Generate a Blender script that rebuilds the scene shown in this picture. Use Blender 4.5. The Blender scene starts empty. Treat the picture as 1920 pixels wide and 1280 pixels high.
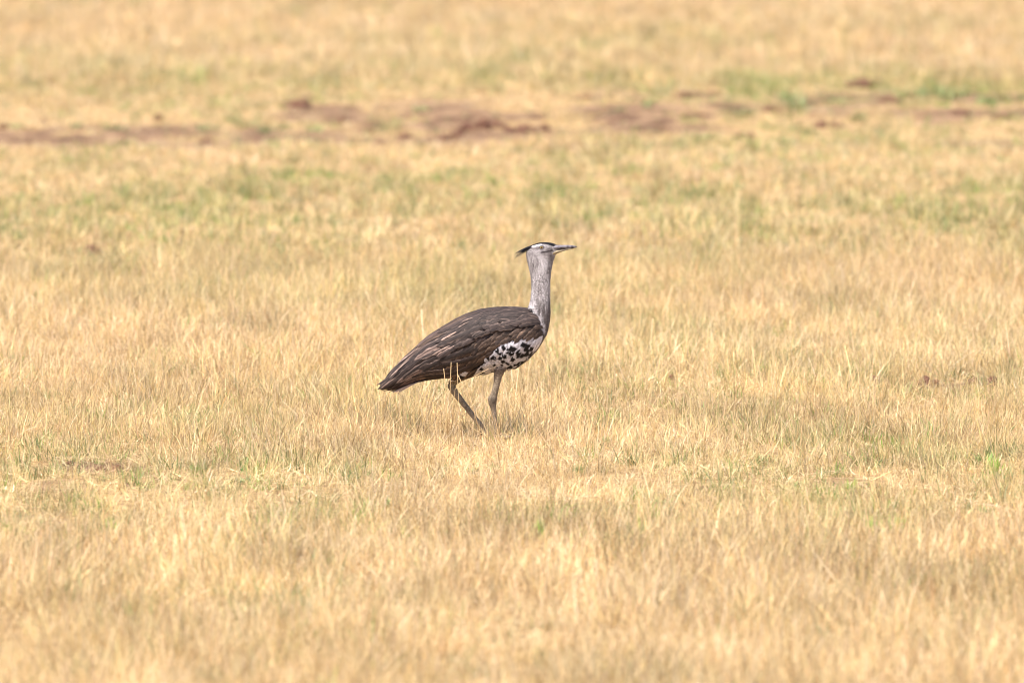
import bpy, bmesh, math, random
import numpy as np
from mathutils import Vector, Matrix, noise as mnoise

random.seed(7)
rng = np.random.default_rng(11)
scene = bpy.context.scene
col = scene.collection

# ------------------------------------------------------------------ camera
CAM_H, CAM_D, FPX = 4.0, 50.0, 15800.0            # height, distance to the bird, focal length in pixels of a 1920 px wide frame
PITCH = math.atan2(CAM_H, CAM_D) - math.atan((822 - 640) / FPX)
cam = bpy.data.cameras.new('camera')
cam.lens = FPX * 36.0 / 1920.0
cam.sensor_width = 36.0
cam.clip_start, cam.clip_end = 1.0, 20000.0
cam.dof.use_dof = True
cam.dof.focus_distance = 50.0
cam.dof.aperture_fstop = 2.7
camo = bpy.data.objects.new('camera', cam)
camo.location = (0, -CAM_D, CAM_H)
camo.rotation_euler = (math.pi / 2 - PITCH, 0, 0)
col.objects.link(camo)
scene.camera = camo

# ------------------------------------------------------------------ sky, sun, exposure
SUN_EL, SUN_AZ = math.radians(63), math.radians(212)   # azimuth from +Y towards +X: behind the camera, a little to the left
w = bpy.data.worlds.new('World')
scene.world = w
w.use_nodes = True
nt = w.node_tree
sky = nt.nodes.new('ShaderNodeTexSky')
sky.sky_type = 'NISHITA'
sky.sun_disc = False
sky.sun_elevation = SUN_EL
sky.sun_rotation = SUN_AZ
sky.dust_density = 2.0
nt.links.new(sky.outputs['Color'], nt.nodes['Background'].inputs['Color'])
nt.nodes['Background'].inputs['Strength'].default_value = 0.12
sun = bpy.data.lights.new('sun', 'SUN')
sun.energy = 4.2
sun.angle = math.radians(0.53)
sun.color = (1.0, 0.95, 0.87)
suno = bpy.data.objects.new('sun', sun)
sd = Vector((math.sin(SUN_AZ) * math.cos(SUN_EL), math.cos(SUN_AZ) * math.cos(SUN_EL), math.sin(SUN_EL)))
suno.rotation_euler = sd.to_track_quat('Z', 'Y').to_euler()
suno.location = (-8, -20, 30)
col.objects.link(suno)
vs = scene.view_settings
vs.view_transform = 'Standard'
vs.look = 'None'
vs.exposure = 0.98
vs.gamma = 1.0
scene.render.engine = 'CYCLES'
scene.cycles.use_denoising = True
scene.cycles.pixel_filter_type = 'BLACKMAN_HARRIS'
scene.cycles.filter_width = 1.1
scene.cycles.max_bounces = 5
scene.cycles.diffuse_bounces = 3
scene.cycles.glossy_bounces = 1
scene.cycles.transmission_bounces = 3
scene.cycles.caustics_reflective = False
scene.cycles.caustics_refractive = False

# ------------------------------------------------------------------ helpers
def lin(r, g, b):
    f = lambda c: c / 12.92 if c <= 0.04045 else ((c + 0.055) / 1.055) ** 2.4
    return (f(r / 255), f(g / 255), f(b / 255))

def ground_at(x, y):
    """point of the plain seen at a pixel of the 1920 x 1280 photograph"""
    dep = PITCH + math.atan((y - 640) / FPX)
    d = CAM_H / math.tan(dep)
    return (x - 960) / FPX * math.hypot(d, CAM_H), d - CAM_D

def hash2(i, j, seed):
    h = (i.astype(np.int64) * 374761393 + j.astype(np.int64) * 668265263 + seed * 974634777) & 0x7fffffff
    h = ((h ^ (h >> 13)) * 1274126177) & 0x7fffffff
    h = h ^ (h >> 16)
    return (h & 0xffff) / 65535.0

def vnoise(x, y, seed=0):
    i, j = np.floor(x), np.floor(y)
    fx, fy = x - i, y - j
    fx, fy = fx * fx * (3 - 2 * fx), fy * fy * (3 - 2 * fy)
    a, b = hash2(i, j, seed), hash2(i + 1, j, seed)
    c, d = hash2(i, j + 1, seed), hash2(i + 1, j + 1, seed)
    return (a * (1 - fx) + b * fx) * (1 - fy) + (c * (1 - fx) + d * fx) * fy

def fbm(x, y, seed=0, octs=4):
    s, a, t = 0, 1.0, 0
    for k in range(octs):
        s = s + a * vnoise(x * 2 ** k, y * 2 ** k, seed + k * 17)
        t += a
        a *= 0.5
    return s / t

def sstep(a, b, x):
    t = np.clip((x - a) / (b - a), 0, 1)
    return t * t * (3 - 2 * t)

def blob(x, y, cx, cy, rx, ry):
    return np.exp(-(((x - cx) / rx) ** 2 + ((y - cy) / ry) ** 2))

def tag(o, label=None, cat=None, group=None, kind=None):
    if label: o['label'] = label
    if cat: o['category'] = cat
    if group: o['group'] = group
    if kind: o['kind'] = kind
    return o

def mesh_obj(name, verts, faces, mat, parent=None, smooth=True):
    m = bpy.data.meshes.new(name)
    m.from_pydata(verts, [], faces)
    if smooth:
        m.polygons.foreach_set('use_smooth', [True] * len(m.polygons))
    m.materials.append(mat)
    o = bpy.data.objects.new(name, m)
    col.objects.link(o)
    o.parent = parent
    return o

def set_color(mesh, colors, name='col'):
    a = mesh.attributes.new(name, 'FLOAT_COLOR', 'POINT')
    c = np.ones((len(mesh.vertices), 4), dtype=np.float32)
    c[:, :3] = colors
    a.data.foreach_set('color', c.ravel())

def new_mat(name):
    m = bpy.data.materials.new(name)
    m.use_nodes = True
    n = m.node_tree.nodes
    b = n['Principled BSDF']
    b.inputs['Roughness'].default_value = 0.8
    b.inputs['Specular IOR Level'].default_value = 0.2
    return m, n, m.node_tree.links, b

# ------------------------------------------------------------------ the plain: relief and zones (world metres)
def bare(X, Y):
    """bare earth: the low bank behind the bird and worn spots in the short grass"""
    wy = Y + 3.0 * (fbm(X * 0.25, Y * 0.12, 5) - 0.5) + 1.2 * (fbm(X * 1.1, Y * 0.5, 6) - 0.5)
    band = 0
    for cx, cy, rx, ry, s in BANK:
        band = np.maximum(band, s * np.exp(-(np.abs((X - cx) / rx) ** 4 + ((wy - cy) / (0.72 * ry)) ** 2)))
    worn = 0
    for cx, cy, rx, ry, s in WORN:
        worn = np.maximum(worn, s * blob(X, Y, cx, cy, rx, ry))
    n = fbm(X * 1.5, Y * 0.8, 9, 5)
    return np.clip(band * np.clip(0.32 + 3.4 * (n - 0.34), 0, 1.3) + worn * (0.15 + 1.1 * n), 0, 1)

def patch(x0, x1, y0, y1, s=1.0):
    xa, ya = ground_at((x0 + x1) / 2, (y0 + y1) / 2)
    xb, yb = ground_at(x1, (y0 + y1) / 2)
    return (xa, ya, abs(xb - xa), abs(ground_at(0, y0)[1] - ground_at(0, y1)[1]) / 2, s)

BANK = [patch(-300, 440, 240, 292, 0.95), patch(500, 1060, 212, 272, 1.02), patch(1040, 1440, 192, 262, 0.70),
        patch(1440, 2100, 182, 258, 0.70), patch(420, 540, 232, 285, 0.6), patch(1000, 1330, 255, 282, 0.5),
        patch(1640, 1950, 250, 300, 0.45), patch(1680, 1950, 5, 38, 0.5)]
WORN = [patch(0, 330, 864, 892, 0.6), patch(40, 130, 905, 940, 0.8), patch(800, 1000, 868, 892, 0.6),
        patch(1480, 1720, 895, 915, 0.75), patch(1230, 1400, 905, 930, 0.7), patch(1660, 1920, 715, 735, 0.85),
        patch(1180, 1300, 708, 724, 0.7), patch(120, 220, 465, 490, 0.6), patch(1560, 1640, 950, 975, 0.5),
        patch(1780, 1920, 905, 950, 0.45), patch(1100, 1180, 885, 905, 0.4)]

def terrain(X, Y):
    z = 0.10 * (fbm(X * 0.12, Y * 0.07, 2) - 0.5) * sstep(4, 14, np.abs(Y + 1.0))
    z = z + 0.035 * (fbm(X * 0.9, Y * 0.9, 3) - 0.5)
    wy = Y + 2.0 * (fbm(X * 0.3, Y * 0.0 + 3.3, 4) - 0.5) + 0.9 * X * 0.12
    z = z + 0.16 * sstep(40, 46, wy) * (1 - sstep(52, 62, wy))
    b = bare(X, Y)
    z = z + b * 0.20 * (fbm(X * 2.6, Y * 2.2, 8) - 0.40)
    return z

def zones(X, Y):
    """straw height (m), share of green, density"""
    wy = Y + 3.0 * (fbm(X * 0.22, Y * 0.15, 21) - 0.5)
    h = np.interp(wy, [-60, -16, -8.5, -6.0, -4.0, -1.0, 2.0, 5.0, 15, 20, 27, 36, 40, 47, 52, 70, 130],
                  [.17, .17, .16, .12, .085, .125, .13, .14, .15, .13, .11, .11, .10, .10, .15, .17, .17])
    g = np.interp(wy, [-60, -16, -9, -6.5, -3.5, -1, 3, 7, 12, 19, 24, 33, 37, 40, 47, 52, 62, 130],
                  [.09, .11, .24, .56, .68, .50, .34, .16, .22, .44, .58, .56, .38, .32, .34, .26, .17, .14])
    n = 0.5 * fbm(X * 0.35, Y * 0.14, 31, 3) + 0.5 * fbm(X * 1.7, Y * 0.8, 33, 4)
    g = g * np.clip(3.6 * (n - 0.32), 0.05, 2.0)
    right = sstep(-1, 5, X)
    g = g + 0.17 * right * blob(0, Y, 0, 45, 1, 5) + 0.14 * right * blob(0, Y, 0, 26, 1, 8)
    for cx, cy, rx, ry, s in GREEN:
        g = g + 1.4 * s * blob(X, Y, cx, cy, rx, ry) * np.clip(3 * (n - 0.3), .2, 1.4)
    h = h * (0.62 + 0.76 * fbm(X * 0.8, Y * 0.5, 41)) * (0.55 + 0.9 * fbm(X * 3.6, Y * 2.6, 43, 2))
    b = bare(X, Y)
    d = (0.55 + 0.9 * fbm(X * 0.9, Y * 0.6, 51)) * (1 - 0.86 * sstep(0.25, 0.65, b))
    h = h * (1 - 0.6 * sstep(0.1, 0.5, b)) * (1 - 0.3 * blob(X, Y, -0.15, -0.8, 0.6, 0.9))
    return h, np.clip(g, 0, 0.9), np.clip(d, 0, 1.4)

GREEN = [patch(1050, 1930, 188, 272, 0.6), patch(1780, 1920, 855, 900, 0.6), patch(1450, 1920, 945, 1005, 0.35), patch(1500, 1640, 930, 975, 0.4),
         patch(60, 350, 955, 1010, 0.35), patch(560, 800, 945, 985, 0.25), patch(700, 780, 770, 810, 0.3),
         patch(1200, 1300, 620, 660, 0.15), patch(330, 480, 760, 800, 0.25), patch(1040, 1160, 850, 900, 0.35),
         patch(1440, 1700, 180, 240, 0.35), patch(1700, 1920, 185, 225, 0.4), patch(900, 1060, 950, 985, 0.25),
         patch(400, 620, 860, 900, 0.25), patch(900, 1500, 60, 190, .12)]

# ------------------------------------------------------------------ ground sheet
def build_ground():
    def axis(lo, hi, step, far):
        a = list(np.arange(lo, hi + 1e-6, step))
        s, v = step, a[-1]
        out = []
        while v < far:
            s *= 1.45
            v += s
            out.append(v)
        s, v, inn = step, a[0], []
        while v > -far:
            s *= 1.45
            v -= s
            inn.append(v)
        return np.array(inn[::-1] + a + out)
    xs, ys = axis(-13, 13, 0.16, 6000), axis(-18, 102, 0.24, 6000)
    X, Y = np.meshgrid(xs, ys)
    Xf, Yf = X.ravel(), Y.ravel()
    Z = terrain(Xf, Yf)
    nx, ny = len(xs), len(ys)
    idx = np.arange(nx * ny).reshape(ny, nx)
    f = np.stack([idx[:-1, :-1], idx[:-1, 1:], idx[1:, 1:], idx[1:, :-1]], -1).reshape(-1, 4)
    m, n, L, b = new_mat('dry_earth')
    b.inputs['Roughness'].default_value = 0.95
    b.inputs['Specular IOR Level'].default_value = 0.05
    tc = n.new('ShaderNodeTexCoord')
    n1 = n.new('ShaderNodeTexNoise'); n1.inputs['Scale'].default_value = 2.5; n1.inputs['Detail'].default_value = 8
    n2 = n.new('ShaderNodeTexNoise'); n2.inputs['Scale'].default_value = 14; n2.inputs['Detail'].default_value = 6
    L.new(tc.outputs['Object'], n1.inputs['Vector']); L.new(tc.outputs['Object'], n2.inputs['Vector'])
    soil = n.new('ShaderNodeValToRGB')
    e = soil.color_ramp.elements
    e[0].position, e[0].color = 0.30, (0.065, 0.034, 0.024, 1)
    e[1].position, e[1].color = 0.68, (0.31, 0.20, 0.118, 1)
    k = e.new(0.48); k.color = (0.17, 0.100, 0.060, 1)
    L.new(n1.outputs['Fac'], soil.inputs['Fac'])
    litter = n.new('ShaderNodeValToRGB')
    e = litter.color_ramp.elements
    e[0].position, e[0].color = 0.35, (0.20, 0.12, 0.062, 1)
    e[1].position, e[1].color = 0.65, (0.50, 0.34, 0.165, 1)
    L.new(n2.outputs['Fac'], litter.inputs['Fac'])
    at = n.new('ShaderNodeAttribute'); at.attribute_name = 'bare'
    mx = n.new('ShaderNodeMix'); mx.data_type = 'RGBA'
    L.new(at.outputs['Fac'], mx.inputs['Factor'])
    L.new(litter.outputs['Color'], mx.inputs[6]); L.new(soil.outputs['Color'], mx.inputs[7])
    L.new(mx.outputs[2], b.inputs['Base Color'])
    bp = n.new('ShaderNodeBump'); bp.inputs['Distance'].default_value = 0.03; bp.inputs['Strength'].default_value = 0.8
    L.new(n2.outputs['Fac'], bp.inputs['Height']); L.new(bp.outputs['Normal'], b.inputs['Normal'])
    o = mesh_obj('ground', np.stack([Xf, Yf, Z], 1).tolist(), f.tolist(), m)
    a = o.data.attributes.new('bare', 'FLOAT', 'POINT')
    a.data.foreach_set('value', sstep(0.2, 0.55, bare(Xf, Yf)).astype(np.float32))
    return tag(o, 'dry savanna ground of reddish earth and straw litter', 'ground', kind='structure')
ground = build_ground()

def tz(x, y):
    return float(terrain(np.array([x]), np.array([y]))[0])

# ------------------------------------------------------------------ grass
def blade_mat(name, rough=0.55, trans=0.20, spec=0.25):
    m, n, L, b = new_mat(name)
    b.inputs['Roughness'].default_value = rough
    b.inputs['Specular IOR Level'].default_value = spec
    ti = n.new('ShaderNodeAttribute'); ti.attribute_type = 'INSTANCER'; ti.attribute_name = 'tint'
    bc = n.new('ShaderNodeAttribute'); bc.attribute_name = 'col'
    mx = n.new('ShaderNodeMix'); mx.data_type = 'RGBA'; mx.blend_type = 'MULTIPLY'; mx.inputs['Factor'].default_value = 1
    L.new(ti.outputs['Color'], mx.inputs[6]); L.new(bc.outputs['Color'], mx.inputs[7])
    L.new(mx.outputs[2], b.inputs['Base Color'])
    tr = n.new('ShaderNodeBsdfTranslucent'); L.new(mx.outputs[2], tr.inputs['Color'])
    ms = n.new('ShaderNodeMixShader'); ms.inputs['Fac'].default_value = trans
    L.new(b.outputs[0], ms.inputs[1]); L.new(tr.outputs[0], ms.inputs[2])
    L.new(ms.outputs[0], n['Material Output'].inputs['Surface'])
    return m
straw_mat = blade_mat('straw_blade')
green_mat = blade_mat('green_blade', 0.45, 0.35, 0.3)

def add_blade(V, F, C, base, az, h, lean, curl, wid, seg=4, c=(1, 1, 1), kink=0.0, flat=None, tipw=0.12):
    """a tapering, bending strip"""
    d = np.array([math.cos(az), math.sin(az), 0.0])
    fa = az + math.pi / 2 if flat is None else flat
    side = np.array([math.cos(fa), math.sin(fa), 0.0])
    p = np.array(base, float)
    ang = lean
    i0 = len(V)
    step = h / seg
    kat = random.randint(1, seg - 1)
    for k in range(seg + 1):
        t = k / seg
        wd = wid * (1 - (1 - tipw) * t ** 1.6) * 0.5
        V.append(tuple(p - side * wd)); V.append(tuple(p + side * wd))
        C.append(c); C.append(c)
        p = p + step * (math.sin(ang) * d + np.array([0, 0, math.cos(ang)]))
        ang += curl / seg + (kink if k == kat else 0)
    for k in range(seg):
        a = i0 + 2 * k
        F.append((a, a + 1, a + 3, a + 2))

def proto_collection(name, makers, mat):
    c = bpy.data.collections.new(name)
    for i, fn in enumerate(makers):
        V, F, C = [], [], []
        fn(V, F, C)
        m = bpy.data.meshes.new('%s_clump' % name)
        m.from_pydata(V, [], F)
        m.materials.append(mat)
        set_color(m, np.array(C))
        o = bpy.data.objects.new('%s_clump_%03d' % (name, i), m)
        c.objects.link(o)
    return c

def shade_var(lo=0.70, hi=1.2):
    v = random.uniform(lo, hi)
    if random.random() < 0.22: v *= 0.5
    return (v, v * random.uniform(0.95, 1.04), v * random.uniform(0.82, 1.1))

def tuft(nb, hmin, hmax, lean, curl, wmin, wmax, rad, kinkp=0.2):
    def fn(V, F, C):
        for _ in range(nb):
            a = random.uniform(0, 2 * math.pi)
            r = rad * math.sqrt(random.random())
            az = a + random.gauss(0, 0.8)
            kink = random.choice([-1, 1]) * random.uniform(0.5, 1.4) if random.random() < kinkp else 0
            add_blade(V, F, C, (r * math.cos(a), r * math.sin(a), -0.01), az, random.uniform(hmin, hmax),
                      abs(random.gauss(0, lean)), random.gauss(curl, 0.35), random.uniform(wmin, wmax),
                      c=shade_var(), kink=kink, flat=random.uniform(0, math.pi))
    return fn

def stem(V, F, C):
    """one or two bare flowering stems with a thin seed head"""
    for _ in range(random.choice([1, 1, 2])):
        az = random.uniform(0, 2 * math.pi)
        h = random.uniform(0.75, 1.0)
        c = shade_var(0.9, 1.15)
        ln, cu = abs(random.gauss(0, 0.40)), random.gauss(0.12, 0.2)
        fl = random.uniform(0, math.pi)
        b = (random.uniform(-.02, .02), random.uniform(-.02, .02), -0.01)
        add_blade(V, F, C, b, az, h, ln, cu, 0.015, 6, c, 0, fl, 0.45)
        add_blade(V, F, C, b, az, h, ln, cu, 0.015, 6, c, 0, fl + math.pi / 2, 0.45)
        top = np.array(V[-1])
        if random.random() < 0.55:
            for k in range(random.randint(4, 9)):
                add_blade(V, F, C, tuple(top - np.array([0, 0, 0.02 * k])), random.uniform(0, 6.28), random.uniform(.03, .06),
                          random.uniform(.2, .9), 0.3, 0.006, 2, c, 0, random.uniform(0, 3))

def litter(V, F, C):
    for _ in range(14):
        a = random.uniform(0, 6.28)
        r = 0.16 * math.sqrt(random.random())
        add_blade(V, F, C, (r * math.cos(a), r * math.sin(a), random.uniform(0.0, 0.03)), random.uniform(0, 6.28),
                  random.uniform(.06, .2), random.uniform(1.25, 1.65), random.gauss(0, .3), random.uniform(.004, .008), 3, shade_var(0.7, 1.15))

def broadleaf(V, F, C):
    for _ in range(16):
        a = random.uniform(0, 6.28)
        add_blade(V, F, C, (0.03 * math.cos(a), 0.03 * math.sin(a), 0), a + random.gauss(0, .5), random.uniform(.05, .13),
                  random.uniform(.2, 1.1), random.uniform(.2, .9), random.uniform(.010, .018), 4, shade_var(0.7, 1.2), 0, a + math.pi / 2, 0.2)

# protos are one unit tall and scaled evenly, so their blade widths are given for that size
tall = proto_collection('tall_straw', [tuft(17, .3, 1.25, .52, .35, .016, .028, .5, .45) for _ in range(8)] +
                        [tuft(14, .3, 1.3, .8, .5, .016, .029, .7, .55) for _ in range(5)], straw_mat)
short = proto_collection('short_straw', [tuft(16, .35, 1.2, .80, .35, .028, .046, .9, .55) for _ in range(8)], straw_mat)
far_tall = proto_collection('far_straw', [tuft(13, .3, 1.25, .40, .35, .040, .070, .45, .3) for _ in range(8)], straw_mat)
greens = proto_collection('green_tuft', [tuft(14, .5, 1.1, .6, .55, .032, .055, .6, .2) for _ in range(6)], green_mat)
stems = proto_collection('seed_stem', [stem for _ in range(12)], straw_mat)
litt = proto_collection('litter', [litter for _ in range(6)], straw_mat)
herbs = proto_collection('herb', [broadleaf for _ in range(6)], green_mat)

def scatter(name, coll, nproto, P, scale, tint, label, cat, lean=0.0):
    n = len(P)
    m = bpy.data.meshes.new(name)
    m.vertices.add(n)
    m.vertices.foreach_set('co', P.astype(np.float32).ravel())
    def at(nm, ty, data, key):
        a = m.attributes.new(nm, ty, 'POINT')
        a.data.foreach_set(key, data.ravel())
    at('idx', 'INT', rng.integers(0, nproto, n).astype(np.int32), 'value')
    rot = np.zeros((n, 3), np.float32)
    rot[:, 2] = rng.uniform(0, 2 * math.pi, n)
    rot[:, 0] = rng.normal(0, lean, n)
    rot[:, 1] = rng.normal(0, lean, n)
    at('rot', 'FLOAT_VECTOR', rot, 'vector')
    at('scl', 'FLOAT_VECTOR', scale.astype(np.float32), 'vector')
    c4 = np.ones((n, 4), np.float32)
    c4[:, :3] = tint
    at('tint', 'FLOAT_COLOR', c4, 'color')
    o = bpy.data.objects.new(name, m)
    col.objects.link(o)
    g = bpy.data.node_groups.new(name + '_scatter', 'GeometryNodeTree')
    g.interface.new_socket('Geometry', in_out='INPUT', socket_type='NodeSocketGeometry')
    g.interface.new_socket('Geometry', in_out='OUTPUT', socket_type='NodeSocketGeometry')
    N, L = g.nodes, g.links
    gi, go = N.new('NodeGroupInput'), N.new('NodeGroupOutput')
    ci = N.new('GeometryNodeCollectionInfo')
    ci.inputs['Collection'].default_value = coll
    ci.inputs['Separate Children'].default_value = True
    ci.inputs['Reset Children'].default_value = True
    ip = N.new('GeometryNodeInstanceOnPoints')
    ip.inputs['Pick Instance'].default_value = True
    def na(nm, ty):
        q = N.new('GeometryNodeInputNamedAttribute'); q.data_type = ty; q.inputs['Name'].default_value = nm
        return q.outputs['Attribute']
    L.new(gi.outputs[0], ip.inputs['Points'])
    L.new(ci.outputs[0], ip.inputs['Instance'])
    L.new(na('idx', 'INT'), ip.inputs['Instance Index'])
    L.new(na('rot', 'FLOAT_VECTOR'), ip.inputs['Rotation'])
    L.new(na('scl', 'FLOAT_VECTOR'), ip.inputs['Scale'])
    L.new(ip.outputs[0], go.inputs[0])
    md = o.modifiers.new('scatter', 'NODES')
    md.node_group = g
    return tag(o, label, cat, kind='stuff')

def sample(per_m2, per_far, per_out):
    """random points: dense where the view falls, thinner to the sides and far behind"""
    out = []
    def box(x0, x1, y0, y1, dens):
        n = int((x1 - x0) * (y1 - y0) * dens)
        return np.stack([rng.uniform(x0, x1, n), rng.uniform(y0, y1, n)], 1)
    a = box(-8, 8, -17, 24, per_m2)
    out.append(a[np.abs(a[:, 0]) < 0.063 * (a[:, 1] + 50) + 1.8])
    a = box(-12.5, 12.5, 24, 105, per_far)
    out.append(a[np.abs(a[:, 0]) < 0.063 * (a[:, 1] + 50) + 2.0])
    a = box(-32, 32, -44, 170, per_out)
    hw = 0.063 * (a[:, 1] + 50) + np.where(a[:, 1] < 24, 1.8, 2.0)
    inside = (np.abs(a[:, 0]) < hw) & (a[:, 1] > -17) & (a[:, 1] < 105)
    out.append(a[~inside])
    return np.concatenate(out)

GOLD, PALE, TAN = np.array([0.80, 0.55, 0.272]), np.array([0.88, 0.705, 0.46]), np.array([0.60, 0.38, 0.18])
OLIVE = np.array([0.43, 0.42, 0.165])
def straw_tint(X, Y, g):
    n = len(X)
    a, b = rng.random(n)[:, None], rng.random(n)[:, None]
    big = fbm(X * 0.35, Y * 0.2, 61)[:, None]
    c = GOLD * (1 - a) + PALE * a
    t = np.clip(0.6 * (big - 0.42) + 0.40 * b ** 2, 0, 0.6)
    c = c * (1 - t) + TAN * t
    o = np.clip(g[:, None] * (0.4 + b) * np.where(Y < 10, .6, 1.0)[:, None], 0, 0.7)
    c = c * (1 - o) + OLIVE * o
    m2 = (0.7 * fbm(X * 3.6, Y * 1.5, 63, 3) + 0.3 * fbm(X * 1.1, Y * 0.5, 65, 3))[:, None]
    return c * rng.uniform(0.72, 1.08, n)[:, None] * np.clip(0.50 + 1.0 * m2, .6, 1.22)

P = sample(128, 32, 4)
X, Y = P[:, 0], P[:, 1]
H, G, D = zones(X, Y)
keep = rng.random(len(X)) < D * (1 - 0.55 * G) * np.where((Y > 18) & (Y < 24), 0.33, 1)
X, Y, H, G = X[keep], Y[keep], H[keep], G[keep]
Z = terrain(X, Y)
hs = H * rng.uniform(0.5, 1.5, len(X))
T = straw_tint(X, Y, G)
fr = (Y > 18) | (Y < -18)
for k, c_, nm, cnt, lb in ((~fr & (hs > .115), tall, 'dry_grass', 13, 'tall golden dry grass around the bird'),
                           (~fr & (hs <= .115), short, 'short_dry_grass', 8, 'short matted dry grass between the taller straw'),
                           (fr, far_tall, 'far_dry_grass', 8, 'dry grass of the wider plain beyond the bird')):
    hk = np.maximum(hs[k], .06)
    scatter(nm, c_, cnt, np.stack([X[k], Y[k], Z[k]], 1), np.stack([hk, hk, hk], 1), T[k], lb, 'grass', .10)

P = sample(60, 22, 2)
X, Y = P[:, 0], P[:, 1]
H, G, D = zones(X, Y)
keep = rng.random(len(X)) < G * np.clip(D + 0.25, 0, 1) * np.where(Y < 24, 1 - 0.72 * sstep(10, 18, Y), 0.75)
X, Y, H, G = X[keep], Y[keep], H[keep], G[keep]
n = len(X)
hh = (0.045 + (0.48 + 0.35 * sstep(12, 22, Y)) * H) * rng.uniform(0.6, 1.4, n)
GA, GB, GC = np.array([0.20, 0.25, 0.08]), np.array([0.40, 0.42, 0.15]), np.array([0.14, 0.20, 0.12])
a, b = rng.random(n)[:, None], rng.random(n)[:, None]
T = GA * (1 - a) + GB * a
T = T * (1 - 0.45 * b) + GC * 0.45 * b
T = np.where(rng.random((n, 1)) < 0.18, np.array([[0.24, 0.38, 0.08]]), T)
scatter('green_grass', greens, 6, np.stack([X, Y, terrain(X, Y)], 1), np.stack([hh, hh, hh], 1), T,
        'short green grass growing among the straw', 'grass', 0.15)

P = sample(12, 3, 0.5)
X, Y = P[:, 0], P[:, 1]
H, G, D = zones(X, Y)
keep = rng.random(len(X)) < D * sstep(0.06, 0.2, H)
keep &= ~((np.abs(X + 0.15) < 0.9) & (Y > -2.5) & (Y < 0.5))
X, Y, H = X[keep], Y[keep], H[keep]
n = len(X)
hh = (0.11 + 0.9 * H) * rng.uniform(0.75, 1.25, n)
scatter('dry_grass_stems', stems, 12, np.stack([X, Y, terrain(X, Y)], 1), np.stack([hh, hh, hh], 1),
        straw_tint(X, Y, 0 * X) * 1.12, 'thin pale grass stems standing above the straw', 'grass', 0.12)

P = sample(26, 8, 1)
X, Y = P[:, 0], P[:, 1]
H, G, D = zones(X, Y)
b = bare(X, Y)
keep = rng.random(len(X)) < np.clip(1.1 - 3 * H, 0.1, 1) * (1 - 0.75 * sstep(0.3, 0.7, b))
X, Y = X[keep], Y[keep]
n = len(X)
scatter('straw_litter', litt, 6, np.stack([X, Y, terrain(X, Y)], 1), np.ones((n, 3)) * rng.uniform(0.7, 1.2, n)[:, None],
        straw_tint(X, Y, 0 * X), 'broken straw lying flat on the ground', 'straw', 0.05)

# ------------------------------------------------------------------ earth clods
clod_mat, n_, L_, b_ = new_mat('earth_clod')
b_.inputs['Roughness'].default_value = 0.95
tc = n_.new('ShaderNodeTexCoord'); nz = n_.new('ShaderNodeTexNoise'); nz.inputs['Scale'].default_value = 9; nz.inputs['Detail'].default_value = 6
rp = n_.new('ShaderNodeValToRGB')
rp.color_ramp.elements[0].position = 0.35; rp.color_ramp.elements[0].color = (0.062, 0.028, 0.020, 1)
rp.color_ramp.elements[1].position = 0.7; rp.color_ramp.elements[1].color = (0.20, 0.10, 0.062, 1)
L_.new(tc.outputs['Object'], nz.inputs['Vector']); L_.new(nz.outputs['Fac'], rp.inputs['Fac']); L_.new(rp.outputs['Color'], b_.inputs['Base Color'])

def clod_mesh(seed):
    bm = bmesh.new()
    bmesh.ops.create_icosphere(bm, subdivisions=4, radius=1.0)
    off = Vector((seed * 7.3, seed * 3.1, 0))
    for v in bm.verts:
        p = v.co.copy()
        r = 1 + 0.35 * mnoise.noise(p * 1.6 + off) + 0.25 * mnoise.noise(p * 4.2 + off) + 0.13 * mnoise.noise(p * 10 + off)
        v.co = p * r
        if v.co.z < -0.2: v.co.z = -0.2
    m = bpy.data.meshes.new('earth_clod')
    bm.to_mesh(m); bm.free()
    m.polygons.foreach_set('use_smooth', [True] * len(m.polygons))
    m.materials.append(clod_mat)
    return m
clods = [clod_mesh(i) for i in range(6)]
def clod(x, y, wpx, hpx, label, group):
    gx, gy = ground_at(x, y)
    sc = FPX / math.hypot(gy + CAM_D, CAM_H)
    o = bpy.data.objects.new('earth_clod', random.choice(clods))
    o.location = (gx, gy, tz(gx, gy) - 0.12 * hpx / sc)
    o.scale = (wpx / sc * 0.5, wpx / sc * 0.42, hpx / sc * (0.8 if y < 300 else 1.15 if y < 800 else 0.9))
    o.rotation_euler.z = random.uniform(-0.4, 0.4) + random.choice([0, math.pi])
    col.objects.link(o)
    big = wpx > 40 and wpx > 2.6 * hpx
    if 'bank' in label and (big or wpx >= 44):
        label, group = ('wide low heap of dark reddish earth on the bare bank behind the bird', 'wide earth heaps along the bare bank')
    tag(o, label, 'clod', group)
BK = ('dark reddish earth clod on the bare bank behind the bird', 'earth clods along the bare bank')
for a in ((930, 246, 40, 20), (880, 250, 40, 18), (690, 250, 30, 12), (760, 256, 34, 12), (640, 240, 30, 12), (830, 262, 26, 10), (1450, 232, 40, 12), (1670, 222, 50, 14), (1800, 236, 44, 12), (1880, 240, 40, 12), (1240, 250, 40, 10), (1395, 258, 44, 14), (1540, 250, 30, 15), (1566, 250, 28, 13), (985, 252, 46, 22), (1015, 250, 36, 16), (955, 254, 26, 14),
          (860, 258, 34, 12), (905, 250, 30, 24), (1300, 207, 70, 13), (1338, 206, 30, 9), (1310, 236, 60, 9), (560, 224, 60, 18), (575, 214, 26, 12),
          (297, 240, 16, 18), (235, 272, 30, 14), (385, 268, 30, 12), (8, 246, 26, 14), (715, 268, 26, 10), (1615, 192, 60, 20), (1640, 182, 30, 14),
          (1100, 213, 40, 8), (82, 240, 14, 14)):
    clod(*a, *BK)
RT = ('small dark earth clod at the foot of the tall straw', 'earth clods in the straw beyond the bird')
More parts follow.
